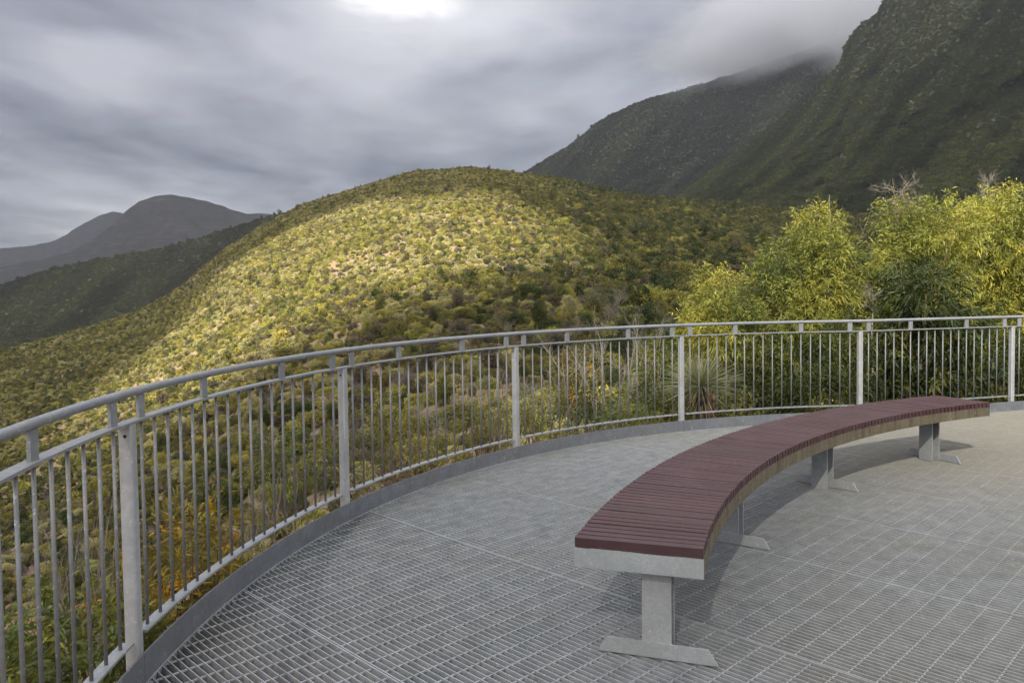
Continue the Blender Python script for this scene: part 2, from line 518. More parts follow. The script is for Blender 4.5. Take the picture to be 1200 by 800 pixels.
def plan():
    pts, hd = {}, {}
    # walk forward from post 1 and back from it; index = steps of one baluster sub-step
    ds = L_BAY / NB
    p, t = P1.copy(), TH1
    fwd = [(p.copy(), t)]
    for b in range(1, 8):
        k = KAP if b <= 4 else .0097
        for i in range(NB):
            if b == 5 and i == 0: t += .2493
            t2 = t - k * ds if b <= 4 else t + k * ds
            m_ = (t + t2) / 2
            p = p + ds * np.array((math.cos(m_), math.sin(m_))); t = t2
            fwd.append((p.copy(), t))
    p, t = P1.copy(), TH1
    bwd = []
    for i in range(NB * 4):
        t2 = t + KAP * ds; m_ = (t + t2) / 2
        p = p - ds * np.array((math.cos(m_), math.sin(m_))); t = t2
        bwd.append((p.copy(), t))
    allp = bwd[::-1] + fwd
    return np.array([a for a, _ in allp]), np.array([b for _, b in allp]), NB * 4


PLAN, HEAD, I1 = plan()      # PLAN[I1 + NB*k] is post k+1 (k = -1 is the post beside the camera)


def at_s(bay, frac):
    """plan position and heading at a fraction of a bay (bay 0 = the one left of post 1)"""
    i = I1 + (bay - 1 + frac) * NB
    a = int(math.floor(i)); f = i - a
    p = PLAN[a] * (1 - f) + PLAN[min(a + 1, len(PLAN) - 1)] * f
    h_ = HEAD[a] * (1 - f) + HEAD[min(a + 1, len(PLAN) - 1)] * f if abs(HEAD[a] - HEAD[min(a + 1, len(PLAN) - 1)]) < .1 else HEAD[a + (f > .5)]
    return p, h_


HR, HM, HB, KH = 1.1326, 1.0197, .1779, .113
Z3 = np.array((0, 0, 1.0))


def tan3(h): return np.array((math.cos(h), math.sin(h), 0))
def nor3(h): return np.array((math.sin(h), -math.cos(h), 0))     # towards the deck


rail = empty('railing', (*P1, 0))
tag(rail, 'curved galvanised steel railing with round balusters round the edge of the deck', 'railing')
rail_inv = Matrix.Translation(Vector((-P1[0], -P1[1], 0)))


def rp(o):
    """geometry is modelled in world space: move it into the railing's frame"""
    o.data.transform(rail_inv); o.parent = rail
    return o


def path(bay0, bay1, off=0.0, gap=0.0):
    i0, i1 = I1 + (bay0 - 1) * NB, I1 + (bay1 - 1) * NB
    p = PLAN[i0:i1 + 1]; h = HEAD[i0:i1 + 1]
    n = np.stack([np.sin(h), -np.cos(h)], 1)
    q = p + n * off
    side = np.c_[n, np.zeros(len(n))]
    return q, side, h


# top handrail (round pipe) and flat mid rail run through; the bottom flat is cut at each post
q, side, h = path(0, 8)
mb = MB(); an = np.linspace(0, 2 * PI, 16, endpoint=False)
upn = np.tile(Z3, (len(q), 1))
mb.sweep(np.c_[q, np.full(len(q), HR)], side, upn, np.c_[np.cos(an), np.sin(an)] * .0170)
rp(mb.build('handrail', M_rail, smooth=True))
FW, FT = .025, .005
flat = [(-FW, -FT), (FW, -FT), (FW, FT), (-FW, FT)]
mb = MB(); mb.sweep(np.c_[q, np.full(len(q), HM)], side, upn, flat)
rp(mb.build('mid_rail', M_rail))
for b in range(0, 8):
    q2, s2, _ = path(b, b + 1)
    q2, s2 = q2[1:-1].copy(), s2[1:-1]
    mb = MB(); mb.sweep(np.c_[q2, np.full(len(q2), HB)], s2, np.tile(Z3, (len(q2), 1)), flat)
    rp(mb.build('bottom_rail', M_rail))
# kick plate in lengths, 3 mm joints
for b in range(0, 8):
    q2, s2, _ = path(b, b + 1, .034)
    q2 = q2.copy(); d = q2[-1] - q2[-2]; q2[-1] = q2[-1] - d / np.linalg.norm(d) * .003
    mb = MB(); mb.sweep(np.c_[q2, np.zeros(len(q2))], s2, np.tile(Z3, (len(q2), 1)), [(-.004, -.16), (.004, -.16), (.004, KH), (-.004, KH)])
    rp(mb.build('kick_plate', M_kick))
# posts
PW = .0255
for k in range(-1, 7):
    p, h_ = at_s(k + 1, 0)
    if k == 4: h_ = (HEAD[I1 + 4 * NB] + HEAD[I1 + 4 * NB + 1]) / 2
    t3, n3 = tan3(h_), nor3(h_)
    zt, zb = HM - FT - .001, -.35
    mb = MB()
    c = .006
    prof = [(-PW + c, -PW), (PW - c, -PW), (PW, -PW + c), (PW, PW - c), (PW - c, PW), (-PW + c, PW), (-PW, PW - c), (-PW, -PW + c)]
    mb.sweep([(p[0], p[1], zb), (p[0], p[1], zt)], [n3, n3], [t3, t3], prof)
    o = rp(mb.build('post', M_post))
    mb = MB(); cc = np.array((p[0], p[1], HM - .048)) - t3 * (PW + .0005) + n3 * .002
    an8 = np.linspace(0, 2 * PI, 14, endpoint=False)
    mb.add([cc] + [cc + (n3 * math.cos(a) + Z3 * math.sin(a)) * .0068 for a in an8], T=[(0, 1 + i, 1 + (i + 1) % 14) for i in range(14)])
    hobj = mb.build('vent_hole', M_hole); hobj.data.transform(rail_inv); hobj.parent = o
# balusters: 18 to a bay; brackets under the handrail over balusters 1, 6, 13, 18
rest = MB()
for b in range(0, 8):
    for i in range(1, 19):
        p, h_ = at_s(b, i / 19)
        pts = [(p[0], p[1], HB + FT - .004), (p[0], p[1], HM - FT + .004)]
        seen = (b == 0 and i >= 10) or 1 <= b <= 5 or (b == 6 and i == 1)
        mbx = MB() if seen else rest
        mbx.tube(pts, .0068, 10)
        if seen: rp(mbx.build('baluster', M_bar, smooth=True))
        if i in (1, 6, 13, 18):
            mb = MB(); mb.box((p[0], p[1], (HM + FT + HR - .013) / 2), tan3(h_), nor3(h_), Z3, .026, .006, (HR - .013 - HM - FT) / 2 + .001)
            rp(mb.build('handrail_bracket', M_rail))
o = rp(rest.build('balusters_out_of_view', M_bar, smooth=True)); o.name = 'baluster'; o['kind'] = 'stuff'

# ------------------------------------------------------------------ deck: real bar grating clipped to the outline of the railing
edge, _, _ = path(-3, 8, .046)
poly = np.vstack([edge, [(13.0, 6.0), (11.5, -3.0), (5.0, -4.2), (2.0, -3.6)]])
GA = math.radians(44.5)
e1 = np.array((math.cos(GA), math.sin(GA))); e2 = np.array((math.sin(GA), -math.cos(GA)))   # cross rods run along e1, bearing bars along e2


def clip(org, d):
    a, b = poly, np.roll(poly, -1, 0)
    nrm = np.array((-d[1], d[0]))
    sa, sb = (a - org) @ nrm, (b - org) @ nrm
    k = (sa > 0) != (sb > 0)
    f = sa[k] / (sa[k] - sb[k])
    x = ((a[k] + (b[k] - a[k]) * f[:, None]) - org) @ d
    x.sort()
    return [(x[i], x[i + 1]) for i in range(0, len(x) - 1, 2)]


seams = [-.4, .66, 1.72, 2.98, 4.05, 5.02, 5.96, 7.0, 8.05, 9.1, 10.2]
deck = MB()
e1_3, e2_3 = np.array((*e1, 0)), np.array((*e2, 0))
BT, BD = .0022, .020
for sv in seams:                       # banding bars: a pair at each panel joint
    for dv in (-.006, .006):
        for x0, x1 in clip(e1 * (sv + dv), e2):
            deck.box(np.array((*(e1 * (sv + dv) + e2 * (x0 + x1) / 2), -BD)), e2_3, e1_3, Z3, (x1 - x0) / 2, .003, BD)
lo = [-2.6] + seams; hi = seams + [11.4]
for a, b in zip(lo, hi):
    n = max(2, round((b - a - .012) / .0325))
    dz = rng.uniform(-.0012, .0012)
    for i in range(1, n):
        sv = a + .006 + (b - a - .012) * i / n
        for x0, x1 in clip(e1 * sv, e2):
            if x1 - x0 > .01:
                deck.box(np.array((*(e1 * sv + e2 * (x0 + x1) / 2), -BD - .001 + dz)), e2_3, e1_3, Z3, (x1 - x0) / 2, BT, BD)
    # cross rods, each panel slightly offset from the next
    off = rng.uniform(-.03, .03)
    for k in range(-95, 110):
        tv = k * .108 - .012 + off
        for x0, x1 in clip(e2 * tv, e1):
            x0, x1 = max(x0, a + .009), min(x1, b - .009)
            if x1 - x0 > .02:
                c = e2 * tv + e1 * (x0 + x1) / 2
                deck.box(np.array((*c, -.0088 + dz)), e1_3, e2_3, Z3, (x1 - x0) / 2, .0031, .0034)
# rim strip that follows the kick plate
q2, s2, _ = path(-1, 8, .044)
deck.sweep(np.c_[q2, np.zeros(len(q2))], s2, np.tile(Z3, (len(q2), 1)), [(-.003, -.034), (.003, -.034), (.003, .001), (-.003, .001)])
o = deck.build('deck', M_grate)
tag(o, 'galvanised bar grating floor of the lookout deck', 'deck', kind='structure')
# beams that carry the deck
beams = MB()
for tv in (-6, -4.2, -2.4, -.6, 1.2, 3.0):
    for x0, x1 in clip(e2 * tv, e1):
        c = e2 * tv + e1 * (x0 + x1) / 2
        beams.box((*c, -.16), e1_3, e2_3, Z3, (x1 - x0) / 2 - .08, .05, .12)
o = beams.build('deck_frame', M_kick); tag(o, 'steel beams under the grating of the lookout deck', 'deck frame', kind='structure')

# ------------------------------------------------------------------ bench
BC = np.array((6.545, 1.04)); RO, RI, ZS = 6.636, 6.117, .49
A0, A1 = math.radians(161.6), math.radians(112.75)
bench = empty('bench', (.5, 3.08, 0))
tag(bench, 'long curved bench of dark red timber slats on galvanised steel legs', 'bench')
binv = Matrix.Translation(Vector((-.5, -3.08, 0)))


def bp_(o, parent=None):
    o.data.transform(binv); o.parent = parent or bench
    return o


def pol(a, r, z): return np.array((BC[0] + r * math.cos(a), BC[1] + r * math.sin(a), z))


NS = 103
seat = MB()
pitch = (A0 - A1) / NS
hw = .0187
for i in range(NS):
    a = A0 + .0012 - (A0 - A1 + .0024) * (i + .5) / NS
    rd = np.array((math.cos(a), math.sin(a), 0)); tg = np.array((-math.sin(a), math.cos(a), 0))
    jz = rng.uniform(-.0012, .0012); jr = rng.uniform(-.0012, .0012)
    c = .003
    prof = [(-hw, -.042), (hw, -.042), (hw, -c), (hw - c, 0), (-hw + c, 0), (-hw, -c)]
    v = rng.uniform(.82, 1.18)
    seat.sweep([pol(a, RI + jr, ZS + jz), pol(a, RO + jr, ZS + jz)], [tg, tg], [Z3, Z3], prof, col=(v, v * rng.uniform(.93, 1.06), v * rng.uniform(.93, 1.06)))
bp_(seat.build('seat', M_slat, use_col=True))
# curved channel frame: outer and inner fascia, end plates, ledger
zt, zb = ZS - .0435, ZS - .0435 - .078
aa = np.linspace(A0 + .0006, A1 - .0006, 80)
dirs = np.stack([np.cos(aa), np.sin(aa), 0 * aa], 1)
fr = MB()
for r in (RO - .006,):
    fr.sweep(np.stack([pol(a, r, zb) for a in aa]), dirs, np.tile(Z3, (80, 1)), [(-.004, 0), (.004, 0), (.004, zt - zb), (-.004, zt - zb)])
fr.sweep(np.stack([pol(a, (RO + RI) / 2, zb) for a in aa[1:-1]]), dirs[1:-1], np.tile(Z3, (78, 1)), [(-.245, .062), (.245, .062), (.245, .070), (-.245, .070)])
for a, s_ in ((A0 + .0006, 1), (A1 - .0006, -1)):
    rd = np.array((math.cos(a), math.sin(a), 0)); tg = np.array((-math.sin(a), math.cos(a), 0))
    fr.box(pol(a, (RO + RI) / 2 , (zt + zb) / 2) + tg * s_ * .003, rd, tg, Z3, (RO - RI) / 2 + .0015, .003, (zt - zb) / 2)
bp_(fr.build('frame', M_bench_steel))
fa = MB()
fa.sweep(np.stack([pol(a, RI + .006, zb) for a in aa]), dirs, np.tile(Z3, (80, 1)), [(-.004, 0), (.004, 0), (.004, zt - zb), (-.004, zt - zb)])
o = bp_(fa.build('fascia', M_fascia)); o['label'] = 'brown stained inner side plate of the bench'
for k in range(4):
    a = math.radians(160.6 - 14.35 * k); r = 6.31
    rd = np.array((math.cos(a), math.sin(a), 0)); tg = np.array((-math.sin(a), math.cos(a), 0)); c = pol(a, r, 0)
    lg = MB()
    z0, z1 = .001, zb + .062
    for s_ in (-1, 1):          # H section: two flanges and a web
        lg.box(c + tg * s_ * .047 + Z3 * (z0 + z1) / 2, rd, tg, Z3, .060, .005, (z1 - z0) / 2)
    lg.box(c + Z3 * (z0 + z1) / 2, rd, tg, Z3, .004, .0425, (z1 - z0) / 2)
    leg = bp_(lg.build('leg', M_leg))
    ft = MB()
    prof = [(-.245, .003), (.245, .003), (.207, .064), (-.207, .064)]
    sg = 1 if k < 2 else -1          # the plate is welded to the flange that faces the nearer end of the bench
    ft.sweep([c + tg * sg * .0525, c + tg * sg * .0645], [rd, rd], [Z3, Z3], prof)
    f_ = ft.build('foot', M_leg); f_.data.transform(binv); f_.parent = leg

# ------------------------------------------------------------------ vegetation
def unit(v): return v / (np.linalg.norm(v, axis=-1, keepdims=True) + 1e-9)


def blades(P, D, L, Wd, droop, col, fold=None, bent=True):
    """leaf blades: P base, D direction, L length, Wd width; 2 quads each (1 when not bent)"""
    n = len(P)
    L, Wd, droop = (np.broadcast_to(np.asarray(a, float), (n,)) for a in (L, Wd, droop))
    side = unit(np.cross(D, unit(rng.normal(size=(n, 3)) + np.array((0, 0, .6)))))
    dn = np.zeros((n, 3)); dn[:, 2] = -1
    mid = P + D * (L * .5)[:, None] + dn * (droop * L * .12)[:, None]
    tip = P + D * (L * .95)[:, None] + dn * (droop * L * .5)[:, None]
    w = Wd[:, None] * side * .5
    if bent:
        V = np.stack([P - w * .35, P + w * .35, mid + w, mid - w, tip + w * .12, tip - w * .12], 1).reshape(-1, 3)
        b = np.arange(n)[:, None] * 6
        Q = np.stack([b + [0, 1, 2, 3], b + [3, 2, 4, 5]], 1).reshape(-1, 4)
        C = np.repeat(col, 6, 0)
    else:
        V = np.stack([P - w * .6, P + w * .6, tip + w * .8, tip - w * .8], 1).reshape(-1, 3)
        Q = np.arange(n * 4).reshape(-1, 4)
        C = np.repeat(col, 4, 0)
    return V, Q, C


def crown_twigs(lobes, per_m2, shell=(.45, 1.05), up=.25):
    """twig bases and outward directions over a set of lumpy lobes (centre, radii)"""
    P, D = [], []
    for c, r in lobes:
        c, r = np.asarray(c, float), np.asarray(r, float)
        area = 4 * PI * ((r[0] * r[1]) ** 1.6 + (r[0] * r[2]) ** 1.6 + (r[1] * r[2]) ** 1.6) ** (1 / 1.6) / 3 ** (1 / 1.6)
        n = int(area * per_m2)
        d = unit(rng.normal(size=(n, 3)))
        k = rng.uniform(shell[0] ** 2, shell[1] ** 2, n) ** .5
        k = k * (.62 + .72 * fbm(d[:, 0] * 2.4 + c[0] * 3 + 9, d[:, 1] * 2.4 + d[:, 2] * 2.9 + c[1], 3, 2))
        P.append(c + d * r * k[:, None]); D.append(unit(d / r * r.mean() + np.array((0, 0, up))))
    return np.concatenate(P), np.concatenate(D)


def foliage(lobes, per_m2, nleaf, L, Wd, pal, droop=.6, spread=.9, twig=.22, shell=(.45, 1.05), up=.25, bent=True, var=.25, cut=None):
    P, D = crown_twigs(lobes, per_m2, shell, up)
    if cut is not None: k = cut(P); P, D = P[k], D[k]
    n = len(P)
    pal = np.asarray(pal, float)
    wts = pal[:, 3] / pal[:, 3].sum()
    # palette choice drifts over the crown (sprays of new growth next to older leaves)
    u = np.clip(fbm(P[:, 0] * 1.6 + 31, P[:, 1] * 1.6 + P[:, 2] * 1.9, 3, 7) * 1.5 - .25 + rng.normal(size=n) * .12, 0, .9999)
    ci = np.searchsorted(np.cumsum(wts), u)
    tc = pal[np.clip(ci, 0, len(pal) - 1), :3] * rng.uniform(1 - var, 1 + var, (n, 1))
    Pl = np.repeat(P, nleaf, 0) + np.repeat(D, nleaf, 0) * rng.uniform(0, twig, (n * nleaf, 1)) + rng.normal(size=(n * nleaf, 3)) * twig * .16
    Dl = unit(np.repeat(D, nleaf, 0) + rng.normal(size=(n * nleaf, 3)) * spread)
    Lf = L * rng.uniform(.6, 1.25, n * nleaf)
    col = np.repeat(tc, nleaf, 0) * rng.uniform(.8, 1.2, (n * nleaf, 1))
    return blades(Pl, Dl, Lf, Wd * rng.uniform(.7, 1.2, n * nleaf), droop * rng.uniform(.3, 1.4, n * nleaf), col, bent=bent)


def branch_tubes(mb, base, tops, r0, k=6, wig=.08):
    """a trunk that forks into a limb for each top"""
    base = np.asarray(base, float)
    fork = base + (np.mean(tops, 0) - base) * .35
    mb.tube([base, (base + fork) / 2 + rng.normal(size=3) * wig * .4, fork], [r0, r0 * .85, r0 * .7], k)
    for tp in tops:
        tp = np.asarray(tp, float)
        m1 = fork + (tp - fork) * .4 + rng.normal(size=3) * wig + np.array((0, 0, .06)); m2 = fork + (tp - fork) * .75 + rng.normal(size=3) * wig
        mb.tube([fork, m1, m2, tp], [r0 * .62, r0 * .42, r0 * .26, r0 * .1], k)
        for _ in range(3):
            e = tp + rng.normal(size=3) * np.linalg.norm(tp - fork) * .13
            mb.tube([m1, (m1 + e) / 2 + rng.normal(size=3) * wig * .5, e], [r0 * .22, r0 * .14, r0 * .05], 5)


def twig_tree(mb, base, height, spread, n1=6, n2=5, n3=3, r0=.02, k=4, lean=(0, 0)):
    """bare branching twigs"""
    base = np.asarray(base, float)
    top = base + np.array((lean[0], lean[1], height))
    mid = (base + top) / 2 + rng.normal(size=3) * spread * .1
    mb.tube([base, mid, top], [r0, r0 * .75, r0 * .3], k + 1)
    for i in range(n1):
        f = rng.uniform(.25, .95); s = base * (1 - f) + top * f + (mid - (base + top) / 2) * (1 - abs(2 * f - 1))
        a = rng.uniform(0, 2 * PI); d = np.array((math.cos(a) * spread, math.sin(a) * spread, height * rng.uniform(.15, .45))) * rng.uniform(.5, 1)
        e = s + d; mm = (s + e) / 2 + rng.normal(size=3) * spread * .1
        mb.tube([s, mm, e], [r0 * .5, r0 * .36, r0 * .15], k)
        for j in range(n2):
            f2 = rng.uniform(.3, 1); s2 = s + (e - s) * f2
            d2 = d * .45 * rng.uniform(.5, 1) + rng.normal(size=3) * spread * .25; e2_ = s2 + d2
            mb.tube([s2, (s2 + e2_) / 2 + rng.normal(size=3) * spread * .04, e2_], [r0 * .25, r0 * .18, r0 * .09], 3)
            for q_ in range(n3):
                s3 = s2 + d2 * rng.uniform(.3, 1); e3 = s3 + d2 * .4 + rng.normal(size=3) * spread * .14
                mb.tube([s3, e3], [r0 * .13, r0 * .06], 3)


def lobe(px, py, d, rx, ry, dd=0.0, k=1.0):
    az, t = ray(px, py)
    c = np.array((d * math.sin(az), d * math.cos(az), H + t * d)) * 1.0
    c[:2] += c[:2] / d * dd
    a, b = .78 * rx * d / F, .78 * ry * d / F
    return c, np.array((a, (a + b) / 2 * k, b))


# ---- the wattles beyond the right half of the railing: long drooping leaves, yellow new growth
YEL = [(.37, .335, .055, 2.5), (.26, .262, .048, 4), (.15, .17, .034, 4), (.065, .085, .024, 3)]
MIX = [(.20, .185, .025, 3), (.115, .125, .024, 4), (.055, .076, .018, 3)]
DRK = [(.05, .068, .017, 4), (.034, .05, .014, 3), (.10, .105, .02, 2)]


def wattle(label, d, lobes, pal, per=120, nleaf=15, L=.075, W_=.0145, name='wattle_tree', cat='tree', group=None, lowpal=None):
    lb = [lobe(px, py, d, rx, ry, rng.uniform(-.35, .35)) for px, py, rx, ry in lobes]
    cx = np.mean([c for c, _ in lb], 0)
    gz = float(ground_z(cx[0], cx[1]))
    base = np.array((cx[0], cx[1] + .1, gz - .05))
    root = empty(name, base)
    tag(root, label, cat, group)
    inv = Matrix.Translation(Vector(-base))
    Vv, Qq, Cc = foliage(lb, per, nleaf, L, W_, pal, droop=.9, spread=.8, twig=.16, shell=(.35, 1.1))
    o = mesh_np('crown', Vv, Qq, M_leaf, root, cols=Cc); o.data.transform(inv)
    mb = MB(); branch_tubes(mb, base, [c for c, _ in lb], .055)
    o = mb.build('trunk', M_bark, root, smooth=True); o.data.transform(inv)
    return root


wattle('small yellow green wattle bush, first of the wattles from the left, above the railing', 11.0, [(842, 343, 34, 30), (850, 385, 50, 42), (818, 372, 24, 24), (862, 425, 46, 44), (826, 400, 28, 30)], YEL)
wattle('tall yellow green wattle with a narrow pointed top, left of the others', 11.6, [(957, 272, 33, 30), (972, 290, 26, 28), (938, 308, 46, 38), (968, 330, 46, 46), (903, 330, 28, 28), (925, 365, 58, 52), (950, 425, 64, 52), (890, 372, 34, 36)], YEL)
wattle('broad wattle with a bare dead twig top, behind the far end of the bench', 12.3, [(1058, 255, 24, 26), (1075, 272, 34, 30), (1110, 268, 40, 32), (1054, 305, 30, 36), (1085, 320, 58, 52), (1072, 385, 66, 60), (1060, 450, 56, 48), (1034, 345, 20, 28)], YEL)
wattle('large yellow wattle at the right edge of the view, tallest of the row', 13.6, [(1182, 250, 40, 30), (1150, 268, 32, 28), (1198, 285, 46, 44), (1150, 305, 44, 44), (1192, 345, 50, 50), (1150, 375, 56, 52), (1180, 430, 58, 50)], YEL)
wattle('yellow wattle cut off by the right edge of the view', 14.8, [(1255, 268, 40, 36), (1270, 330, 62, 60), (1262, 410, 70, 66)], YEL)
wattle('dark green wattle with long leaves in the shade below the broad wattle', 11.4, [(1085, 345, 40, 36), (1040, 405, 46, 42), (1105, 395, 44, 40), (1060, 455, 56, 36), (1120, 450, 44, 40)], DRK, per=56, W_=.024, L=.12)
wattle('low dark green bush behind the railing, left of the dark wattle', 10.7, [(930, 425, 46, 40), (985, 420, 42, 42), (900, 455, 40, 36), (960, 465, 60, 32), (870, 465, 30, 28)], DRK, per=80)
wattle('dark green bush at the foot of the wattles behind the last railing posts', 13.0, [(1165, 410, 46, 40), (1205, 440, 46, 40), (1150, 455, 40, 34)], DRK, per=80)
wattle('mid green wattle sapling just left of the grass tree', 10.2, [(766, 425, 18, 30), (772, 458, 26, 34), (755, 480, 26, 26), (786, 480, 26, 28)], MIX, per=90, L=.08)


# ---- dead branches that stick out of the wattle tops
def dead_tree(px, py_top, d, label, spread, n1=7, h=None, r0=.022, n2=5, n3=4):
    az, t = ray(px, py_top); x, y = d * math.sin(az), d * math.cos(az); z = float(ground_z(x, y)) - .05
    ht = H + t * d - z
    root = empty('dead_tree', (x, y, z)); tag(root, label, 'dead tree')
    mb = MB()
    tr_top = ht * (.55 if h is None else h)
    mb.tube([(0, 0, 0), (.04, .02, tr_top * .5), (0, 0, tr_top)], [r0 * 1.5, r0 * 1.3, r0], 6)
    o = mb.build('trunk', M_dead, root, smooth=True)
    mb = MB()
    twig_tree(mb, (0, 0, tr_top), ht - tr_top, spread, n1, n2, n3, r0 * .9)
    mb.build('branches', M_dead, root)
    return root


dead_tree(1052, 222, 12.6, 'bare grey dead branches fanning out above the broad wattle', .30, 13, .82, .011, 6, 5)
dead_tree(1078, 226, 12.8, 'thin bare dead stem leaning beside the fan of dead branches', .16, 6, .84, .009, 4, 3)
dead_tree(1157, 208, 14.4, 'small bare dead tree top just left of the tallest wattle', .14, 10, .88, .010, 5, 3)
dead_tree(972, 228, 12.5, 'single bare dead stick rising behind the narrow wattle', .05, 2, .85, .014, 1, 1)
dead_tree(1022, 338, 11.2, 'pale dry seed head of twigs in front of the broad wattle', .12, 9, .82, .012, 6, 5)


# ---- grass tree (black trunk, tuft of long needle leaves)
def grass_tree():
    d = 9.7; az, t = ray(822, 452); c = np.array((d * math.sin(az), d * math.cos(az), H + t * d))
    gz = float(ground_z(c[0], c[1])) - .05
    root = empty('grass_tree', (c[0], c[1], gz)); tag(root, 'grass tree with a black trunk and a burst of long grey green needle leaves', 'grass tree')
    h = c[2] - gz
    mb = MB(); mb.tube([(0, 0, 0), (.02, 0, h * .5), (0, 0, h * .9), (0, 0, h)], [.085, .078, .07, .04], 12)
    mb.build('trunk', M_black, root, smooth=True)
    n = 620
    a = rng.uniform(0, 2 * PI, n); el = np.arcsin(rng.uniform(-.25, 1, n))
    D = np.stack([np.cos(a) * np.cos(el), np.sin(a) * np.cos(el), np.sin(el)], 1)
    col = np.array((.20, .212, .125)) * rng.uniform(.6, 1.4, (n, 1))
    P = np.tile((0, 0, h), (n, 1)) + D * .04
    V_, Q_, C_ = blades(P, D, .56 * rng.uniform(.6, 1.1, n), .008, .22 * rng.uniform(.3, 1.6, n), col)
    mesh_np('leaves', V_, Q_, M_leaf, root, cols=C_)
    n = 70
    a = rng.uniform(0, 2 * PI, n); el = np.radians(rng.uniform(-75, -15, n))
    D = np.stack([np.cos(a) * np.cos(el), np.sin(a) * np.cos(el), np.sin(el)], 1)
    col = np.array((.26, .17, .09)) * rng.uniform(.6, 1.4, (n, 1))
    V_, Q_, C_ = blades(np.tile((0, 0, h - .02), (n, 1)), D, .45 * rng.uniform(.6, 1.1, n), .007, .5, col)
    o = mesh_np('dead_skirt', V_, Q_, M_leaf, root, cols=C_)


grass_tree()

# ---- shrubs right behind the railing
OLV = [(.21, .19, .045, 4), (.13, .13, .035, 4), (.085, .095, .028, 3)]
GRN = [(.15, .17, .035, 4), (.09, .115, .026, 4), (.22, .21, .045, 2)]
ORG = [(.50, .29, .022, 3.5), (.17, .135, .024, 4), (.10, .085, .022, 3), (.20, .085, .02, 1)]
BRN = [(.15, .105, .06, 3), (.10, .07, .04, 3), (.10, .09, .04, 2)]


def shrub(label, px, py, d, hw, hh, pal, per=30, nleaf=14, L=.07, W_=.016, extra=(), name='shrub', droop=.5, mat=None):
    lb = [lobe(px, py, d, hw, hh)] + [lobe(a, b, d + dd, c, e) for a, b, c, e, dd in extra]
    for _ in range(4):          # small side lobes break the outline
        lb.append(lobe(px + rng.uniform(-.8, .8) * hw, py + rng.uniform(-.5, .7) * hh, d + rng.uniform(-.3, .3), hw * rng.uniform(.3, .55), hh * rng.uniform(.3, .55)))
    c = lb[0][0]; gz = min(float(ground_z(c[0], c[1])), c[2] - lb[0][1][2] * .8) - .05
    base = np.array((c[0], c[1], gz)); root = empty(name, base); tag(root, label, 'shrub')
    inv = Matrix.Translation(Vector(-base))
    V_, Q_, C_ = foliage(lb, per, nleaf, L, W_, pal, droop=droop, spread=.8, twig=L * 2.4)
    o = mesh_np('foliage', V_, Q_, mat or M_leaf, root, cols=C_); o.data.transform(inv)
    mb = MB(); branch_tubes(mb, base, [a for a, _ in lb], .03, 5, .05)
    o = mb.build('stems', M_bark, root); o.data.transform(inv)
    return root


shrub('orange tipped shrub with yellowing leaves close behind the first two railing posts', 225, 640, 5.4, 62, 62, ORG, per=60, nleaf=14, L=.075, W_=.018, extra=[(270, 690, 45, 40, .1), (180, 690, 40, 50, 0)])
shrub('green leafy shrub low behind the railing at the bottom left corner', 95, 775, 5.2, 70, 70, GRN, per=60, nleaf=14, L=.08, W_=.022, extra=[(20, 800, 60, 50, 0), (150, 730, 24, 26, 0)])
shrub('olive shrub low between the orange tipped shrub and the second post', 345, 640, 6.4, 46, 34, OLV, per=60, L=.05, W_=.01, extra=[(390, 620, 30, 26, .3)])
shrub('sparse olive brown shrub just right of the second post', 450, 580, 7.6, 46, 34, BRN, per=36, L=.06, W_=.012, extra=[(480, 545, 22, 30, .4)])
shrub('rounded olive shrub just left of the third post', 565, 480, 9.6, 42, 36, OLV, per=46, L=.06, W_=.011, extra=[(540, 510, 36, 26, 0), (590, 500, 30, 30, .2)])
shrub('rounded olive yellow shrub just right of the third post', 634, 474, 9.4, 33, 40, OLV, per=50, L=.055, W_=.010, extra=[(620, 505, 28, 26, 0)])
shrub('bright yellow green low shrub in front of the olive shrubs by the third post', 655, 502, 9.0, 42, 22, YEL, per=50, L=.05, W_=.010)
shrub('shrub with yellow and orange tips behind the bay between third and fourth posts', 668, 430, 11.5, 20, 24, ORG, per=40, L=.08, W_=.016, extra=[(676, 455, 26, 22, 0)])
shrub('dark green shrub in the middle of the bay between third and fourth posts', 688, 470, 10.6, 30, 28, DRK, per=40, L=.09, W_=.018)
shrub('low green shrub against the kick plate left of the grass tree', 740, 492, 9.2, 40, 18, GRN, per=46, L=.07, W_=.014)
shrub('low olive shrub at the kick plate right of the grass tree', 868, 484, 9.5, 30, 18, OLV, per=46, L=.06, W_=.012)
shrub('olive yellow shrub low behind the second bay of railing, next to the third post', 512, 525, 9.4, 40, 30, OLV, per=46, L=.055, W_=.011, extra=[(480, 545, 26, 22, 0)])
shrub('olive shrub in the hollow below the second bay of railing', 455, 490, 13, 44, 34, OLV, per=30, L=.07, W_=.014, extra=[(425, 520, 30, 24, .3)])
shrub('grey green shrub below the first bay of railing', 350, 540, 12.5, 50, 40, GRN, per=26, L=.08, W_=.016, extra=[(310, 560, 34, 30, .3)])


def twig_shrub(label, px, py_top, d, h, spread, n=5, mat=None, name='dry_shrub', r0=.014):
    az, t = ray(px, py_top); x, y = d * math.sin(az), d * math.cos(az)
    z = H + t * d - h; gz = float(ground_z(x, y)) - .05
    if z > gz: h += z - gz; z = gz
    root = empty(name, (x, y, z)); tag(root, label, 'dry shrub')
    mb = MB()
    for i in range(n):
        a = rng.uniform(0, 2 * PI); s = spread * rng.uniform(.2, .8)
        twig_tree(mb, (math.cos(a) * .08, math.sin(a) * .08, 0), h * rng.uniform(.7, 1), spread * .5, 5, 4, 3, r0, 4, (math.cos(a) * s, math.sin(a) * s))
    mb.build('stems', mat or M_dead, root)
    return root


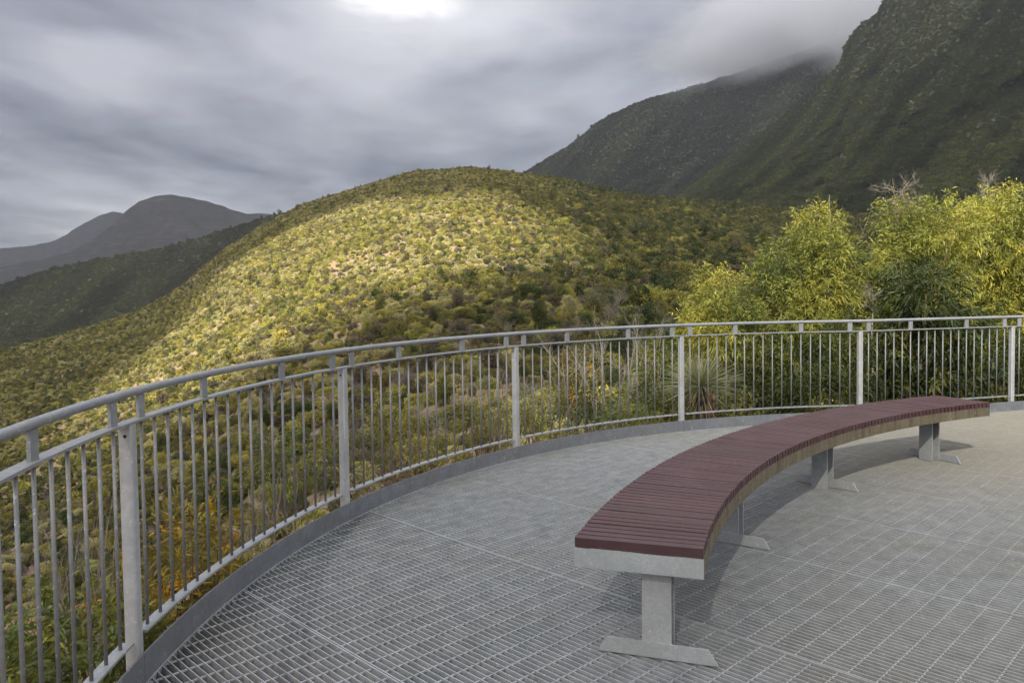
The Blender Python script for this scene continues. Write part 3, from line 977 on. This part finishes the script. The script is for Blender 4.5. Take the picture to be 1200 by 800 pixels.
twig_shrub('bare grey twigs left of the first post', 96, 605, 9, 1.5, .45, 5)
twig_shrub('tall dry grey brown twigs just left of the fourth post', 752, 398, 12.5, 1.9, .5, 7)
twig_shrub('dry brown twigs in the middle of the third to fourth post bay', 712, 405, 12.0, 1.8, .55, 7)
twig_shrub('fallen dry branches leaning behind the yellow tipped shrub', 690, 412, 10.5, 1.2, .8, 4)
twig_shrub('dry stalks close to the left side of the third post', 592, 425, 12, 1.6, .3, 5)
twig_shrub('pale dry twigs above the orange tipped shrub', 310, 560, 9, 1.0, .35, 5)

# ---- kinds of heath plant used on the slopes (colour 1 = the plant's own tint)
ONE = [(1.25, 1.22, 1.0, 3), (1, 1, 1, 4), (.72, .75, .8, 3)]
kinds = bpy.data.collections.new('heath plants')


def kind_mesh(i, lobes, per, nleaf, L, W_, stems=0, bent=False, spread=.9, up=.35, shell=(.5, 1.08), tall=0.0):
    V_, Q_, C_ = foliage(lobes, per, nleaf, L, W_, ONE, droop=.35, spread=spread, twig=L * 1.3, bent=bent, shell=shell, up=up, var=.2)
    k = V_[:, 2].reshape(-1, 6 if bent else 4).min(1) > -.15
    v = 6 if bent else 4
    keep = np.repeat(k, v)
    V_, C_ = V_[keep], C_[keep]
    if bent:
        n = len(V_) // 6; b = np.arange(n)[:, None] * 6
        Q_ = np.stack([b + [0, 1, 2, 3], b + [3, 2, 4, 5]], 1).reshape(-1, 4)
    else: Q_ = np.arange(len(V_)).reshape(-1, 4)
    if stems:
        mb = MB()
        for c, r in lobes[:stems]:
            mb.tube([(0, 0, -.2), np.asarray(c) * (.4, .4, .5), c], [.06, .045, .02], 5)
        Vs = np.concatenate(mb.V); Qs = np.concatenate(mb.Q)
        Q_ = np.concatenate([Q_, Qs + len(V_)]); C_ = np.concatenate([C_, np.tile((1.1, .95, .9), (len(Vs), 1))]); V_ = np.concatenate([V_, Vs])
    o = mesh_np('scrub_kind_%02d' % i, V_, Q_, M_scrub_i, cols=C_, link=False)
    kinds.objects.link(o)
    return o


def dome(n, r=1.0, h=.9, z=.55):
    out = [((0, 0, z), (r * .75, r * .75, h * .6))]
    for _ in range(n):
        a = rng.uniform(0, 2 * PI); k = rng.uniform(.35, .7) * r
        out.append(((math.cos(a) * k, math.sin(a) * k, z * rng.uniform(.6, 1.25)), np.array((.42, .42, .36)) * rng.uniform(.75, 1.2) * r))
    return out


def umbrella(n, r=1.2):
    return [((math.cos(a) * k * r, math.sin(a) * k * r, .95 + rng.uniform(-.08, .12)), (.42 * r, .42 * r, .2)) for a, k in zip(rng.uniform(0, 2 * PI, n), rng.uniform(.1, .75, n))]


def tallbush(n):
    return [((rng.uniform(-.35, .35), rng.uniform(-.35, .35), z), (.42, .42, .45)) for z in np.linspace(.5, 1.9, n)]


FAR, NEAR = 0, 8
for i, lb in enumerate([dome(4), dome(6), dome(5, 1.1, .7, .45), umbrella(6), tallbush(5), dome(3, .8, 1.1, .6)]):
    kind_mesh(i, lb, 15, 6, .26, .12, stems=3 if i in (3, 4) else 0)
for i in (6, 7):                              # dead twiggy bushes
    mb = MB()
    for _ in range(5): twig_tree(mb, rng.normal(size=3) * (.1, .1, 0), 1.5 * rng.uniform(.7, 1), .5, 4, 3, 2, .03, 3, rng.normal(size=2) * .35)
    o = mb.build('scrub_kind_%02d' % i, M_scrub_i, use_col=True, link=False); kinds.objects.link(o)
for i, lb in enumerate([dome(5), dome(7), dome(6, 1.1, .75, .45), umbrella(8), tallbush(6), dome(4, .8, 1.1, .6)]):
    kind_mesh(NEAR + i, lb, 60, 9, .12, .036, stems=4, bent=False)
for i in (14, 15):
    mb = MB()
    for _ in range(7): twig_tree(mb, rng.normal(size=3) * (.1, .1, 0), 1.6 * rng.uniform(.7, 1), .5, 5, 5, 3, .018, 4, rng.normal(size=2) * .4)
    o = mb.build('scrub_kind_%02d' % i, M_scrub_i, use_col=True, link=False); kinds.objects.link(o)


def scatter(name, P, scale, idx_, tint, label, cat):
    n = len(P)
    me = bpy.data.meshes.new(name); me.vertices.add(n); me.vertices.foreach_set('co', np.asarray(P, np.float32).ravel())
    a = me.attributes.new('size', 'FLOAT_VECTOR', 'POINT'); a.data.foreach_set('vector', np.asarray(scale, np.float32).ravel())
    a = me.attributes.new('turn', 'FLOAT_VECTOR', 'POINT')
    rt = np.zeros((n, 3), np.float32); rt[:, 2] = rng.uniform(0, 2 * PI, n); rt[:, :2] = rng.normal(size=(n, 2)) * .1
    a.data.foreach_set('vector', rt.ravel())
    a = me.attributes.new('which', 'INT', 'POINT'); a.data.foreach_set('value', np.asarray(idx_, np.int32))
    a = me.attributes.new('tint', 'FLOAT_COLOR', 'POINT'); c4 = np.ones((n, 4), np.float32); c4[:, :3] = tint; a.data.foreach_set('color', c4.ravel())
    o = bpy.data.objects.new(name, me); COL.objects.link(o)
    ng = bpy.data.node_groups.new(name, 'GeometryNodeTree')
    ng.interface.new_socket('Geometry', in_out='INPUT', socket_type='NodeSocketGeometry')
    ng.interface.new_socket('Geometry', in_out='OUTPUT', socket_type='NodeSocketGeometry')
    gi, go = ng.nodes.new('NodeGroupInput'), ng.nodes.new('NodeGroupOutput')
    ci = ng.nodes.new('GeometryNodeCollectionInfo'); ci.inputs['Collection'].default_value = kinds
    ci.inputs['Separate Children'].default_value = True; ci.inputs['Reset Children'].default_value = True
    ip = ng.nodes.new('GeometryNodeInstanceOnPoints'); ip.inputs['Pick Instance'].default_value = True
    def na(nm, ty):
        x = ng.nodes.new('GeometryNodeInputNamedAttribute'); x.data_type = ty; x.inputs['Name'].default_value = nm
        return x.outputs['Attribute']
    er = ng.nodes.new('FunctionNodeEulerToRotation')
    ng.links.new(na('turn', 'FLOAT_VECTOR'), er.inputs[0])
    ng.links.new(gi.outputs[0], ip.inputs['Points']); ng.links.new(ci.outputs[0], ip.inputs['Instance'])
    ng.links.new(na('which', 'INT'), ip.inputs['Instance Index']); ng.links.new(er.outputs[0], ip.inputs['Rotation'])
    ng.links.new(na('size', 'FLOAT_VECTOR'), ip.inputs['Scale']); ng.links.new(ip.outputs[0], go.inputs[0])
    md = o.modifiers.new('scatter', 'NODES'); md.node_group = ng
    tag(o, label, cat, kind='stuff')
    return o


C_OL, C_YG, C_DG, C_BR, C_GY = (np.array(c) for c in ((.155, .145, .05), (.285, .26, .07), (.07, .085, .03), (.125, .108, .075), (.27, .23, .18)))


def pick(w):
    """w (n,5): weights for olive, yellow green, dark green, brown, dead grey"""
    n = len(w); c = np.cumsum(w / w.sum(1, keepdims=True), 1); k = (rng.uniform(size=(n, 1)) > c).sum(1).clip(0, 4)
    col = np.stack([C_OL, C_YG, C_DG, C_BR, C_GY])[k] * rng.uniform(.8, 1.2, (n, 1)) * rng.uniform(.94, 1.06, (n, 3))
    return k, col


def heath(n, r0, r1, az0, az1):
    r = np.sqrt(rng.uniform(r0 ** 2, r1 ** 2, n)); az = rng.uniform(az0, az1, n)
    rr = np.interp(az, _ra, _ridge[:, 2])
    k = r < rr + 25
    r, az = r[k], az[k]; x, y = r * np.sin(az), r * np.cos(az)
    big = fbm(x / 55, y / 55, 4, 77); small = fbm(x / 9, y / 9, 3, 78)
    rt = np.clip((az + .02) / .16, 0, 1)                      # right half of the hill: taller, denser scrub; darker tint deepens the shade
    left = np.clip((-az - .30) / .2, 0, 1)
    bare = np.clip((.515 - (big * .55 + small * .45)) / .05, 0, 1) * (1 - .7 * rt)
    keep = rng.uniform(size=len(x)) > bare * .56
    x, y, r, az, big, small, rt, left = (a[keep] for a in (x, y, r, az, big, small, rt, left))
    near = np.clip((120 - r) / 80, 0, 1)
    w = np.stack([.40 + 0 * x, .34 * (1 - .75 * rt) * (1 - .4 * near) * (1 - .3 * left), .10 + .42 * rt + .10 * left, .10 + .16 * near * (big > .5), .05 + .12 * near], 1)
    kd, col = pick(w)
    straw = (rng.uniform(size=len(x)) < .34 * (1 - rt) * (small < .52)) & (kd != 4)      # dry grass tussocks on the open left slope; pale colour brightens the sun patch
    col[straw] = np.array((.35, .32, .16)) * rng.uniform(.8, 1.2, (straw.sum(), 1))
    return x, y, r, az, kd, col, rt


def sizes(kd, r, rt):
    n = len(kd)
    s = rng.lognormal(-.1, .32, n) * (.34 + .22 * rt)
    return s


def which(kd, near):
    live = rng.choice([0, 1, 2, 3, 4, 5], len(kd), p=[.24, .22, .2, .08, .10, .16])
    live = np.where((kd == 1) & (rng.uniform(size=len(kd)) < .25), 3, live)
    dead = rng.choice([6, 7], len(kd))
    return np.where(kd == 4, dead, live) + np.where(near, NEAR, 0)


# far part of the hill: one mass of scrub
x, y, r, az, kd, col, rt = heath(470000, 75, 520, -.72, .72)
sz = sizes(kd, r, rt)
scatter('hill_scrub', np.stack([x, y, ground_z(x, y) - .05 * sz], 1), np.stack([sz, sz, sz * rng.uniform(.8, 1.25, len(sz))], 1), which(kd, np.zeros(len(x), bool)), col,
        'dense low scrub covering the rounded hill behind the railing', 'scrub')
x, y, r, az, kd, col, rt = heath(7800, 12.5, 78, -.74, .72)
sz = sizes(kd, r, rt) * 1.25
# the plants that show largest stand alone as objects, the rest of the slope is one mass
xy = np.stack([x, y], 1); zz = ground_z(x, y)
pxx, pyy = to_px(x, y, zz + .6 * sz)
order = np.argsort(r); chosen = []
for i in order:
    if len(chosen) >= 180: break
    if not (-20 < pxx[i] < 1010 and pyy[i] < 830 and r[i] > 17): continue
    if r[i] > 52: break
    if all((xy[i] - xy[j]) @ (xy[i] - xy[j]) > (.75 * (sz[i] + sz[j])) ** 2 for j in chosen[-140:]): chosen.append(i)
ch = np.zeros(len(x), bool); ch[chosen] = True
wh = which(kd, np.ones(len(x), bool))
drop = np.zeros(len(x), bool)
for i in chosen:
    d2 = ((xy - xy[i]) ** 2).sum(1); drop |= (d2 < (.7 * sz[i]) ** 2)
rest_ = ~ch & ~drop
scatter('slope_scrub', np.stack([x, y, zz - .05 * sz], 1)[rest_], np.stack([sz, sz, sz * rng.uniform(.8, 1.25, len(sz))], 1)[rest_], wh[rest_], col[rest_],
        'thick low scrub over the near slope and gully below the railing', 'scrub')
PB = [148, 403, 605, 799, 1005]
PLACE = ['left of the first railing post', 'between the first and second railing posts', 'between the second and third railing posts', 'between the third and fourth railing posts', 'between the fourth and fifth railing posts', 'right of the fifth railing post']
KN = ['olive green', 'yellow green', 'dark green', 'brown', 'dead grey']
SH = {0: 'rounded', 1: 'lumpy', 2: 'wide low', 3: 'flat topped', 4: 'upright', 5: 'tall rounded', 6: 'twiggy', 7: 'twiggy'}
slot = {o.name: o for o in kinds.objects}
for i in chosen:
    o = slot['scrub_kind_%02d' % wh[i]].copy()
    o.name = 'heath_shrub'; COL.objects.link(o)
    o.location = (x[i], y[i], zz[i] - .05 * sz[i]); o.rotation_euler = (0, 0, rng.uniform(0, 2 * PI)); o.scale = (sz[i], sz[i], sz[i] * rng.uniform(.85, 1.25))
    o.material_slots[0].link = 'OBJECT'; o.material_slots[0].material = M_scrub
    o.color = (*col[i], 1)
    pl = PLACE[int(np.searchsorted(PB, pxx[i]))]
    rw = int(np.clip((pyy[i] - 370) // 45, 0, 8))
    depth_word = 'near' if r[i] < 27 else ('middle distance' if r[i] < 38 else 'farther')
    tag(o, '%s %s %s shrub %s' % (depth_word, SH[int(wh[i] - NEAR)], KN[int(kd[i])], pl), 'shrub', 'heath shrubs on the slope below the railing')


def face_scrub(name, layer, n, px0, px1, s0, size, w, label, up=1.0, seed=1):
    a0, a1 = float(ray(px0, 340)[0]), float(ray(px1, 340)[0])
    az = rng.uniform(a0, a1, n); s = rng.uniform(s0, 1.0, n)
    x, y, z = layer.surf(az, s)
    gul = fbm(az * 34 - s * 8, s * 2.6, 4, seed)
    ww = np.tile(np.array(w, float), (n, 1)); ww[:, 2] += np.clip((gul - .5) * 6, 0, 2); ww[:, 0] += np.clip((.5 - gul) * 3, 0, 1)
    band = (fbm(az * 14 + 5, z * .035, 3, seed + 4) > .56) & (gul < .53)      # bare rock bands between the scrub
    k = rng.uniform(size=n) < np.where(band, .5, .62 + 1.2 * (gul - .4))
    x, y, z, ww, s = x[k], y[k], z[k], ww[k], s[k]
    kd, col = pick(ww)
    kd = np.where(kd == 4, 3, kd)
    sz = size * rng.lognormal(0, .3, len(x))
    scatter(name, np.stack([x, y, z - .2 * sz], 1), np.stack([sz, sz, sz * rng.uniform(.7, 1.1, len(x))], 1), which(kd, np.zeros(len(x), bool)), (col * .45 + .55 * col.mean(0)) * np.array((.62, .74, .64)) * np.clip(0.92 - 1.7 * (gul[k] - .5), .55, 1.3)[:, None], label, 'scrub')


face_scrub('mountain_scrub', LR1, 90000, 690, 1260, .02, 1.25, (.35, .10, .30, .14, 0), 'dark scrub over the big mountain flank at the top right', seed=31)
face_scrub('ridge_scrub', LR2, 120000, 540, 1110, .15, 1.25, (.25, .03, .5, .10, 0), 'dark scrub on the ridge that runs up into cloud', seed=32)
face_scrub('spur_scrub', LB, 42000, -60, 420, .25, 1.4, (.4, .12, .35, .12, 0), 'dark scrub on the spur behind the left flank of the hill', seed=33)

# ------------------------------------------------------------------ sky, cloud layer, sun, haze
SUN_EL, SUN_AZ = math.radians(38), math.radians(197)     # azimuth clockwise from +y: the sun stands behind the viewer
sdir = Vector((math.sin(SUN_AZ) * math.cos(SUN_EL), math.cos(SUN_AZ) * math.cos(SUN_EL), math.sin(SUN_EL)))
W = bpy.data.worlds.new('World'); S.world = W; W.use_nodes = True
wn = W.node_tree; wn.nodes.clear()
sky = N(wn, 'ShaderNodeTexSky', sky_type='NISHITA', sun_disc=False, sun_elevation=SUN_EL, sun_rotation=SUN_AZ)
bg = N(wn, 'ShaderNodeBackground', inputs={'Strength': .1})
wo = N(wn, 'ShaderNodeOutputWorld')
wn.links.new(sky.outputs[0], bg.inputs[0]); wn.links.new(bg.outputs[0], wo.inputs[0])
sun = bpy.data.lights.new('sun', 'SUN'); sun.energy = 5.0; sun.angle = math.radians(.5); sun.color = (1, .93, .8)
so = bpy.data.objects.new('sun', sun); COL.objects.link(so)
so.rotation_euler = sdir.to_track_quat('Z', 'Y').to_euler()

CZ, CR = 950.0, 12000.0       # height of the cloud base overhead; the base dips towards the horizon


def cloud_mat():
    """stratus seen from below: translucent, lit by the sun above it; gaps shaped in it let the sun through to the ground"""
    mt, nt, out = new_mat('stratus')
    pos = N(nt, 'ShaderNodeNewGeometry').outputs['Position']
    mp0 = N(nt, 'ShaderNodeMapping', inputs={'Scale': (1.0, .6, .5), 'Location': (900, 300, 0)}); nt.links.new(pos, mp0.inputs[0])
    n_big = noise(nt, mp0.outputs[0], .0006, 3, .45)
    mp = N(nt, 'ShaderNodeMapping', inputs={'Scale': (1.0, .6, .5)}); nt.links.new(pos, mp.inputs[0])
    n_med = noise(nt, mp.outputs[0], .0015, 5, .47, .3)

    n_fine = noise(nt, pos, .0031, 6, .6, .4)

    def bump(x, y, rx, ry, soft=1.0):
        m_ = N(nt, 'ShaderNodeMapping', vector_type='TEXTURE', inputs={'Location': (x, y, 0), 'Scale': (rx, ry, 1e7)})
        nt.links.new(pos, m_.inputs[0])
        gtx = N(nt, 'ShaderNodeTexGradient', gradient_type='SPHERICAL'); nt.links.new(m_.outputs[0], gtx.inputs[0])
        return gtx.outputs['Fac']

    def shadow_xy(x, y, z):
        k = (CZ - z) / sdir.z
        for _ in range(4): k = (CZ * (1 - ((x + sdir.x * k) ** 2 + (y + sdir.y * k) ** 2) / CR ** 2) - z) / sdir.z
        return x + sdir.x * k, y + sdir.y * k
    # brightness of the underside
    f = math_n(nt, 'ADD', math_n(nt, 'MULTIPLY', n_big, .55), math_n(nt, 'MULTIPLY', n_med, .45))
    c = ramp(nt, f, CLOUD_RAMP).outputs[0]
    for (px, py, rx, ry, amt) in CLOUD_GLOW:
        az, t = ray(px, py); d = float((-t + np.sqrt(t * t + 4 * (CZ - H) * CZ / CR ** 2)) * CR ** 2 / (2 * CZ))
        b = bump(d * math.sin(az), d * math.cos(az), rx, ry)
        core = math_n(nt, 'MULTIPLY', b, 3.5, True)
        b = math_n(nt, 'ADD', b, math_n(nt, 'MULTIPLY', math_n(nt, 'SUBTRACT', n_fine, .5), 1.7 if py < 0 else .5))
        b2 = ramp(nt, b, [(.05, (0, 0, 0)), (1.0, (1, 1, 1))], 'EASE').outputs[0]
        c = mixc(nt, math_n(nt, 'MULTIPLY', math_n(nt, 'MULTIPLY', b2, core), abs(amt), True), c, (.62, .62, .62) if amt > 0 else (.05, .052, .06))
    # unseen cloud overhead and behind the viewer, brightened to add fill light
    c = mixc(nt, math_n(nt, 'MULTIPLY', bump(0, -1500, 4600, 3900), OVERHEAD_FILL, True), c, (.50, .50, .515))
    tr = N(nt, 'ShaderNodeBsdfTranslucent'); nt.links.new(c, tr.inputs[0])
    # sun gaps, out of view, shaped to put sun on the hill and wattles
    T = ramp(nt, noise(nt, pos, .006, 4, .5), [(.3, (BASE_T * .5,) * 3), (.7, (BASE_T * 1.6,) * 3)]).outputs[0]
    wob = math_n(nt, 'MULTIPLY', math_n(nt, 'SUBTRACT', noise(nt, pos, .011, 4, .5), .5), .3)
    for (x, y, z, rx, ry, amt, k0, k1) in SUN_GAPS:
        sx_, sy_ = shadow_xy(x, y, z)
        b = math_n(nt, 'ADD', bump(sx_, sy_, rx, ry), wob)
        bb = ramp(nt, b, [(k0, (0, 0, 0)), (k1, (1, 1, 1))], 'EASE').outputs[0]
        T = math_n(nt, 'MAXIMUM', T, math_n(nt, 'MULTIPLY', bb, amt))
    tp = N(nt, 'ShaderNodeBsdfTransparent')
    mx = N(nt, 'ShaderNodeMixShader'); nt.links.new(T, mx.inputs[0]); nt.links.new(tr.outputs[0], mx.inputs[1]); nt.links.new(tp.outputs[0], mx.inputs[2])
    nt.links.new(mx.outputs[0], out.inputs[0])
    return mt


CLOUD_RAMP = [(.40, (.040, .044, .060)), (.5, (.095, .098, .117)), (.60, (.165, .165, .182))]
CLOUD_GLOW = [(470, -8, 260, 300, .55), (540, 15, 900, 700, .20), (640, 140, 2200, 1700, .10), (180, 262, 6000, 2600, .10), (150, 175, 4500, 1300, -.4)]
OVERHEAD_FILL = 1.7
BASE_T = .05
SUN_GAPS = [(-37, 160, 5, 80, 160, 1.0, .24, .52), (-20, 250, 10, 330, 262, .13, .3, .65), (9.5, 18.5, 1, 12.5, 12.5, 1.0, .1, .5)]
M_cloud = cloud_mat()
rr_ = np.concatenate([[1.0], np.linspace(300, 11800, 60)]); aa_ = np.linspace(0, 2 * PI, 97)
AA, RR = np.meshgrid(aa_, rr_, indexing='ij'); i = np.arange(AA.size).reshape(AA.shape)
o = mesh_np('clouds', np.stack([RR * np.sin(AA), RR * np.cos(AA), CZ * (1 - (RR / CR) ** 2)], -1).reshape(-1, 3), np.stack([i[:-1, :-1], i[1:, :-1], i[1:, 1:], i[:-1, 1:]], -1).reshape(-1, 4), M_cloud, smooth=True)
tag(o, 'grey overcast layer of stratus cloud over the whole view', 'clouds', kind='structure')

# haze: one closed box of even, thin air
mt, nt, out = new_mat('haze_air')
pv = N(nt, 'ShaderNodeVolumePrincipled', inputs={'Color': (.86, .9, 1, 1), 'Density': .9e-4, 'Anisotropy': .2})
nt.links.new(pv.outputs[0], out.inputs['Volume'])
mb = MB(); mb.box((0, 700, (-151.5 + 588) / 2), (1, 0, 0), (0, 1, 0), Z3, 4400, 5100, (588 + 151.5) / 2)
o = mb.build('haze', mt); tag(o, 'thin haze in the air of the valley', 'haze', kind='stuff')


# low cloud caught on the crest of the ridge: uneven, thinning out towards its edges
def mist(name, px, py, d, r, dens, label, freq):
    az, t = ray(px, py); c = (d * math.sin(az), d * math.cos(az), H + t * d)
    bm = bmesh.new(); bmesh.ops.create_icosphere(bm, subdivisions=4, radius=1)
    me = bpy.data.meshes.new(name); bm.to_mesh(me); bm.free()
    mt, nt, out = new_mat(name)
    oc = N(nt, 'ShaderNodeTexCoord').outputs['Object']
    gr = N(nt, 'ShaderNodeTexGradient', gradient_type='SPHERICAL'); nt.links.new(oc, gr.inputs[0])
    nz = noise(nt, oc, freq, 4, .6)
    f = math_n(nt, 'ADD', gr.outputs['Fac'], math_n(nt, 'MULTIPLY', math_n(nt, 'SUBTRACT', nz, .5), .9))
    dn = ramp(nt, f, [(.12, (0, 0, 0)), (.75, (1, 1, 1))], 'EASE').outputs[0]
    edge = math_n(nt, 'MULTIPLY', gr.outputs['Fac'], 6.0, True)
    pv = N(nt, 'ShaderNodeVolumePrincipled', inputs={'Color': (.95, .96, .985, 1), 'Anisotropy': 0.0})
    nt.links.new(math_n(nt, 'MULTIPLY', math_n(nt, 'MULTIPLY', dn, edge), dens), pv.inputs['Density'])
    nt.links.new(pv.outputs[0], out.inputs['Volume'])
    me.materials.append(mt)
    o = bpy.data.objects.new(name, me); COL.objects.link(o)
    o.location = c; o.scale = r; o.rotation_euler = (0, math.radians(-14), 0)
    tag(o, label, 'cloud', kind='stuff')


mist('ridge_cloud', 925, 30, 1560, (360, 260, 125), .022, 'low cloud covering the crest of the dark ridge', 2.6)
mist('summit_cloud', 1000, 2, 1180, (120, 120, 110), .02, 'low cloud drifting past the cliff at the top of the mountain', 2.2)
